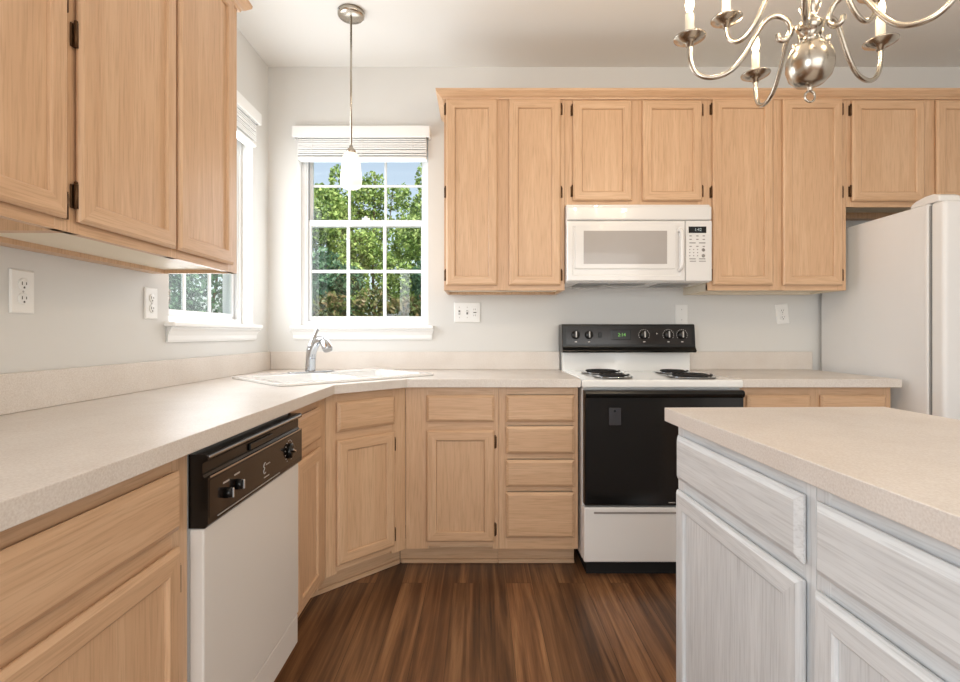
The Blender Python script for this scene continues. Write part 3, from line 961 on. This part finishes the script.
for row, z in enumerate((.232, .214, .196, .178, .162, .146, .130, .114)):
    if row in (2,):
        xs = (.272, .322); sxx = 2.2
    elif row == 7:
        xs = (.272, .322); sxx = 2.2
    elif row in (4, 5, 6):
        xs = (.258, .278, .298); sxx = .40
    else:
        xs = (.262, .297, .330); sxx = .8
    for x in xs:
        q = bmesh_btn if first else bmesh_btn.copy()
        if not first:
            C.objects.link(q); q.parent = pc
        first = False
        q.location = (x, 0, z); q.scale = (sxx, 1, .7)
for z in (.160, .130):
    MB().lathe([(.009, 0), (.008, .002), (0, .002)], (.328, 0, z), '-Y', 16).build('round_button', MGREY, pc)
MB().box(.258, .290, -.0012, .001, .100, .104).box(.305, .340, -.0012, .001, .100, .104).build('print_line', MGREY, pc)
MB().box(-.12, .06, .10, .20, -.0065, -.0035).build('lamp_lens', GRILLE, mw)
for x in (-.30, .14):
    MB().box(x, x + .16, .09, .28, -.0070, -.0035).build('grease_filter', GRILLE, mw)

# ------------------------------------------------------------------ island (turned a little against the room)
IR = math.radians(-90 + 1.57)
P0 = Vector((.5243, 1.45, 0))
u = Vector((math.cos(IR), math.sin(IR), 0)); v = Vector((-math.sin(IR), math.cos(IR), 0))
def isl(t, s):
    p = P0 + u * t + v * s
    return (p.x, p.y, 0)
it = thing('island_countertop', 'beige laminate countertop on the whitewashed island in the right foreground', 'countertop', (P0.x, P0.y, 0), IR)
MB().prism([(0, 0), (1.20, 0), (1.20, .638), (0, .638)], .876, .914, (), .0015).build('counter_slab', LAM, it)
def island_cabinet(label, t0, w_, x0, x1):
    return base_cabinet(label, isl(t0, .03), IR, w_, [(x0, x1, .15, .697, 'L', ())], [(x0, x1, .7255, .8455)], (.001, w_ - .001, .874),
                        [(0, x0 + .005), (x1 - .005, w_)], V=WWV, H=WWH, depth=.585, rails=[(0, w_, .112, .155), (0, w_, .692, .73), (0, w_, .84, .8755)])
island_cabinet('whitewashed island cabinet at the far end of the island, nearest the range', .024, .561, .024, .545)
island_cabinet('whitewashed island cabinet at the near end of the island, cut by the right photo edge', .586, .56, .018, .535)

# ------------------------------------------------------------------ outlets and switches
def plate(w_, h_, parent):
    m = MB()
    m.rings([(0, -.0005), (0, -.003), (.004, -.006)], -w_ / 2, w_ / 2, -h_ / 2, h_ / 2, 0, 0)
    return m.build('cover_plate', PLATE, parent)
def duplex(root, xc=0.0):
    for z in (-.0195, .0195):
        f = MB().lathe([(.0165, .0), (.0165, .002), (.015, .003), (0, .003)], (xc, -.006, z), '-Y', 20).build('receptacle', PLATE, root)
        MB().box(xc - .0075, xc - .0052, -.0096, -.0088, z - .002, z + .007).box(xc + .0052, xc + .0075, -.0096, -.0088, z - .001, z + .006).lathe([(.0028, 0), (.0028, .0008), (0, .0008)], (xc, -.0088, z - .0085), '-Y', 10).build('slots', SLOT, f)
    MB().lathe([(.003, 0), (.0025, .001), (0, .001)], (xc, -.006, 0), '-Y', 10).build('screw', SILVERP, root)
def toggle(root, xc, up=1):
    MB().box(xc - .005, xc + .005, -.0065, -.0055, -.012, .012).build('toggle_slot', SLOT, root)
    MB().box(xc - .004, xc + .004, -.017, -.006, -.004, .006, .0015, M=Matrix.Translation((0, 0, up * .004))).build('toggle', PLATE, root)
    for z in (-.03, .03):
        MB().lathe([(.003, 0), (.0025, .001), (0, .001)], (xc, -.006, z), '-Y', 10).build('screw', SILVERP, root)
o = thing('electrical_outlet', 'white duplex outlet on the left wall, nearest the left photo edge', 'outlet', (XL + .0005, 1.383, 1.238), PI / 2)
plate(.074, .118, o); duplex(o)
o = thing('electrical_outlet', 'white duplex outlet on the left wall, beside the side window sill', 'outlet', (XL + .0005, 1.925, 1.238), PI / 2)
plate(.074, .118, o); duplex(o)
o = thing('switch_plate', 'wide white plate with two toggle switches and an outlet, right of the sink window', 'switch', (-.075, YB - .0005, 1.250))
plate(.155, .118, o); toggle(o, -.046, -1); toggle(o, 0, 1)
MB().box(.028, .062, -.0085, -.0055, -.035, .035, .002).build('receptacle', PLATE, o)
MB().box(.038, .040, -.0092, -.0084, .012, .022).box(.048, .050, -.0092, -.0084, .012, .022).box(.038, .040, -.0092, -.0084, -.022, -.012).box(.048, .050, -.0092, -.0084, -.022, -.012).box(.036, .054, -.0092, -.0084, -.004, .002).build('slots', SLOT, o)
o = thing('blank_plate', 'plain white wall plate just above the right end of the range control panel', 'wall plate', (1.184, YB - .0005, 1.236))
plate(.074, .118, o)
for z in (-.03, .03):
    MB().lathe([(.003, 0), (.0025, .001), (0, .001)], (0, -.006, z), '-Y', 10).build('screw', SILVERP, o)
o = thing('electrical_outlet', 'slightly tilted white duplex outlet above the short counter, left of the refrigerator', 'outlet', (1.776, YB - .0005, 1.240))
o.rotation_euler = (0, math.radians(-6), 0)
plate(.074, .118, o); duplex(o)

# ------------------------------------------------------------------ pendant over the sink
pn = thing('pendant_light', 'small frosted glass pendant lamp hanging on a nickel rod over the sink', 'lamp', (-.629, 2.488, ZC))
MB().lathe([(.0, -.0005), (.064, -.0005), (.064, -.018), (.058, -.026), (.012, -.030), (0, -.030)], seg=32).build('canopy', NICKEL, pn)
for a in (40, 220):
    MB().lathe([(.005, 0), (.005, .004), (0, .005)], (.064 * math.cos(math.radians(a)), .064 * math.sin(math.radians(a)), -.011), Vector((math.cos(math.radians(a)), math.sin(math.radians(a)), 0)), 10).build('screw', CHROME, pn)
MB().cyl((0, 0, -.03), (0, 0, -.655), .0052, seg=12).build('rod', NICKEL, pn)
MB().lathe([(0, -.650), (.008, -.652), (.010, -.664), (.022, -.674), (.024, -.691), (0, -.691)], seg=24).build('socket_cap', NICKEL, pn)
sh = MB().lathe([(.022, -.688), (.034, -.694), (.040, -.710), (.045, -.745), (.050, -.795), (.052, -.825), (.050, -.845), (.044, -.856), (.036, -.860), (.034, -.856), (.041, -.850), (.047, -.840), (.049, -.822), (.047, -.795), (.042, -.745), (.037, -.712), (.031, -.699), (.022, -.692)], seg=32)
sh.build('shade', FROST, pn)
MB().lathe([(0, -.700), (.011, -.705), (.012, -.77), (.020, -.795), (.022, -.815), (.014, -.833), (0, -.838)], seg=20).build('bulb', mat('pendant_bulb_glow', (255, 244, 224), .4, emit=(255, 240, 216), strength=6), pn)

# ------------------------------------------------------------------ chandelier over the island
CX, CY = .828, 1.28
cd = thing('chandelier', 'brushed nickel candle chandelier with curved arms above the island', 'chandelier', (CX, CY, 0))
MB().lathe([(0, 1.744), (.012, 1.745), (.032, 1.751), (.047, 1.767), (.0540, 1.790), (.053, 1.812), (.045, 1.834), (.031, 1.848), (.018, 1.855), (0, 1.856)], seg=40).build('ball', NICKEL, cd)
MB().lathe([(0, 1.730), (.004, 1.731), (.006, 1.736), (.005, 1.741), (.010, 1.745), (.012, 1.748), (0, 1.749)], seg=16).build('finial', NICKEL, cd)
MB().tube([(.0125 * math.cos(a * PI / 10), 0, 1.719 + .0135 * math.sin(a * PI / 10)) for a in range(20)], .0028, 8, closed=True).build('ring', NICKEL, cd)
MB().lathe([(0, 1.852), (.016, 1.853), (.020, 1.862), (.013, 1.870), (.024, 1.880), (.030, 1.890), (.030, 1.900), (.020, 1.908), (.013, 1.918), (.018, 1.93), (.024, 1.945), (.018, 1.962), (.012, 1.975), (.022, 1.988), (.028, 2.0), (.028, 2.02), (.018, 2.035), (.012, 2.05), (.018, 2.08), (.026, 2.11), (.030, 2.14), (.024, 2.17), (.012, 2.19), (.010, 2.25), (.016, 2.27), (.008, 2.29), (0, 2.29)], seg=28).build('column', NICKEL, cd)
m = MB().cyl((0, 0, 2.285), (0, 0, 2.675), .006, seg=12)
m.build('stem', NICKEL, cd)
MB().lathe([(.0, ZC - .001), (.065, ZC - .001), (.063, ZC - .015), (.045, ZC - .03), (.014, ZC - .036), (0, ZC - .036)], seg=32).build('canopy', NICKEL, cd)

def arm(ang, pts, cup_r, cup_z, bulbs=True):
    ca, sa = math.cos(math.radians(ang)), math.sin(math.radians(ang))
    P = [(r * ca, r * sa, z) for r, z in pts]
    a = MB().tube(spline(P, 5), .0062, 12).build('arm', NICKEL, cd)
    bx, by = cup_r * ca, cup_r * sa
    MB().lathe([(0, cup_z - .016), (.009, cup_z - .016), (.011, cup_z - .008), (.022, cup_z - .004), (.040, cup_z + .006), (.0415, cup_z + .009), (.034, cup_z + .0075), (.018, cup_z + .003), (.015, cup_z + .010), (.015, cup_z + .016), (0, cup_z + .016)], (bx, by, 0), seg=28).build('bobeche', NICKEL, a)
    MB().lathe([(.0115, cup_z + .012), (.011, cup_z + .072), (.009, cup_z + .074), (0, cup_z + .074)], (bx, by, 0), seg=16).build('candle_sleeve', CANDLE, a)
    MB().lathe([(0, cup_z + .074), (.006, cup_z + .076), (.010, cup_z + .088), (.0115, cup_z + .098), (.009, cup_z + .114), (.004, cup_z + .130), (0, cup_z + .138)], (bx, by, 0), seg=16).build('bulb', BULB, a)
    lp = lamp('candle_light', 'POINT', (CX + bx * 1.0, CY + by * 1.0, cup_z + .150), 2.0, (1.0, .80, .56), .015)

LOW = [(.075, 1.888), (.071, 1.873), (.055, 1.871), (.044, 1.888), (.052, 1.918), (.079, 1.935), (.105, 1.926), (.130, 1.890), (.155, 1.846), (.185, 1.813), (.22, 1.800), (.255, 1.803), (.282, 1.824), (.294, 1.862), (.295, 1.905)]
HIGH = [(.058, 2.015), (.054, 2.003), (.042, 2.003), (.034, 2.020), (.042, 2.048), (.062, 2.060), (.085, 2.040), (.108, 1.998), (.130, 1.958), (.155, 1.934), (.178, 1.932), (.197, 1.950), (.204, 1.985)]
LOW = [(r * .95, z + (.002 if z < 1.85 else 0)) for r, z in LOW]
for an in (162, 87, 22, -52, -125):
    arm(an, LOW, .280, 1.908)
for an in (132, 12, 255):
    arm(an, HIGH, .204, 1.998)

# ------------------------------------------------------------------ outdoors
structure(MB().box(-18, 14, YB + T, 26, -.5, -.3).box(-18, XL - T, -8, YB + T, -.5, -.3).build('ground', LAWN))

def leaf_mesh(n, blobs, size, droop=0.3):
    """n small folded leaves scattered in the shells of the given ellipsoids"""
    wts = np.array([b[3] * b[4] * b[5] for b in blobs]) ** (2 / 3)
    wts /= wts.sum()
    idx = rng.choice(len(blobs), n, p=wts)
    B = np.array(blobs)[idx]
    d = rng.normal(size=(n, 3)); d /= np.linalg.norm(d, axis=1)[:, None]
    rad = rng.uniform(.45, 1.08, n) ** .6
    c = B[:, :3] + d * B[:, 3:6] * rad[:, None]
    a = rng.normal(size=(n, 3)); a[:, 2] -= droop; a /= np.linalg.norm(a, axis=1)[:, None]
    t = rng.normal(size=(n, 3)); s = np.cross(a, t); s /= np.linalg.norm(s, axis=1)[:, None]
    L = size * rng.uniform(.6, 1.4, n)[:, None]
    W = L * .34
    up = np.cross(s, a) * W * .4
    V = np.empty((n, 4, 3))
    V[:, 0] = c - a * L * .5
    V[:, 1] = c + s * W + up
    V[:, 2] = c + a * L * .5
    V[:, 3] = c - s * W + up
    me = bpy.data.meshes.new('foliage')
    me.from_pydata(V.reshape(-1, 3).tolist(), [], [(4 * i, 4 * i + 1, 4 * i + 2, 4 * i + 3) for i in range(n)])
    return me

def plant(name, label, cat, loc, blobs, n, size, leaf, trunk, branches=(), group=None):
    r = thing(name, label, cat, loc, 0, group)
    me = leaf_mesh(n, blobs, size)
    me.materials.append(leaf)
    f = bpy.data.objects.new('foliage', me); C.objects.link(f); f.parent = r
    MB().tube(spline(trunk), [max(.015, .07 * (1 - k / (6 * (len(trunk) - 1) + 1))) for k in range(6 * (len(trunk) - 1) + 1)], 8).build('trunk', BARK, r)
    for b in branches:
        MB().tube(spline(b), [max(.006, .022 * (1 - k / (6 * (len(b) - 1) + 1))) for k in range(6 * (len(b) - 1) + 1)], 6).build('branch', BARK, r)
    return r

G = -.3
def cluster(cx, cy, cz, rx, ry, rz, k, s):
    out = [(cx, cy, cz, rx * .8, ry * .8, rz * .8)]
    for _ in range(k):
        d = rng.normal(size=3); d /= np.linalg.norm(d)
        q = rng.uniform(s * .7, s * 1.3)
        out.append((cx + d[0] * rx, cy + d[1] * ry, cz + d[2] * rz, q, q, q))
    return out

plant('tree', 'bright green leafy tree outside the sink window, showing in its left panes', 'tree', (-2.75, 8.7, G),
      cluster(-.1, 0, 2.55, .70, .6, 1.2, 20, .30) + [(.3, 0, 4.0, .12, .12, .3), (-.3, 0, 4.05, .14, .14, .3)], 14000, .072, LEAF1, [(0, 0, 0), (.05, 0, 1.0), (0, 0, 2.0), (.05, 0, 3.2)], [[(0, 0, 1.4), (-.4, 0, 2.2), (-.6, .1, 2.9)]])
plant('tree', 'tall airy green tree outside, rising behind the middle panes of the sink window', 'tree', (-2.35, 11.2, G),
      cluster(0, 0, 2.8, 1.2, .6, 1.6, 26, .36) + [(.0, 0, 4.6, .3, .25, .4), (.42, 0, 4.4, .3, .25, .3), (-.25, 0, 4.5, .25, .2, .25)], 15000, .085, LEAF1, [(0, 0, 0), (.05, 0, 1.2), (0, 0, 2.8), (.05, 0, 4.9)], [[(0, 0, 3.0), (.35, 0, 3.9), (.45, 0, 4.7)]])
plant('tree', 'bright green bushy tree outside the sink window, showing in its right panes', 'tree', (-.55, 8.6, G),
      cluster(0, 0, 2.45, .74, .6, 1.25, 22, .30) + [(-.4, 0, 4.0, .14, .14, .3), (-.75, 0, 3.75, .14, .14, .22), (.1, 0, 3.9, .2, .2, .22)], 15000, .072, LEAF1, [(0, 0, 0), (.0, 0, 1.0), (.05, 0, 2.0), (.1, 0, 3.5)], [[(0, 0, 1.5), (-.3, 0, 2.6), (-.4, .1, 3.9)]])
plant('evergreen_shrub', 'dark blue-green shrub outside, low in the left and middle panes of the sink window', 'shrub', (-1.98, 6.6, G),
      cluster(0, 0, 1.35, .54, .45, .95, 18, .22), 8000, .07, LEAF2, [(0, 0, 0), (0, 0, .8), (.03, 0, 1.9)])
plant('evergreen_shrub', 'dark blue-green shrub outside, low in the right panes of the sink window', 'shrub', (-.42, 6.6, G),
      cluster(0, 0, 1.35, .54, .45, 1.0, 20, .22), 9000, .07, LEAF2, [(0, 0, 0), (0, 0, .8), (.03, 0, 1.9)])
plant('brush', 'low tangle of green and brown brush outside, below the shrubs at the sink window', 'brush', (-1.05, 5.3, G),
      cluster(0, 0, 1.0, 1.15, .25, .72, 22, .20), 9000, .06, LEAF3, [(0, 0, 0), (.02, 0, .7), (0, 0, 1.3)])
plant('tree', 'dark tree with a leaning trunk outside the side window', 'tree', (-5.45, 9.8, G),
      cluster(0, 0, 2.5, .95, .8, 1.7, 22, .34), 9000, .095, LEAF2, [(-.3, 0, 0), (0, 0, 1.1), (.35, 0, 2.2), (.5, 0, 3.8)], [[(0, 0, 1.2), (-.4, 0, 2.0), (-.7, .1, 2.9)]])
plant('evergreen_shrub', 'dark green shrub outside the side window, in front of the leaning trunk', 'shrub', (-4.05, 6.6, G),
      cluster(0, 0, 1.25, .75, .6, 1.0, 18, .26), 8000, .075, LEAF2, [(0, 0, 0), (0, 0, .9), (.03, 0, 2.0)])
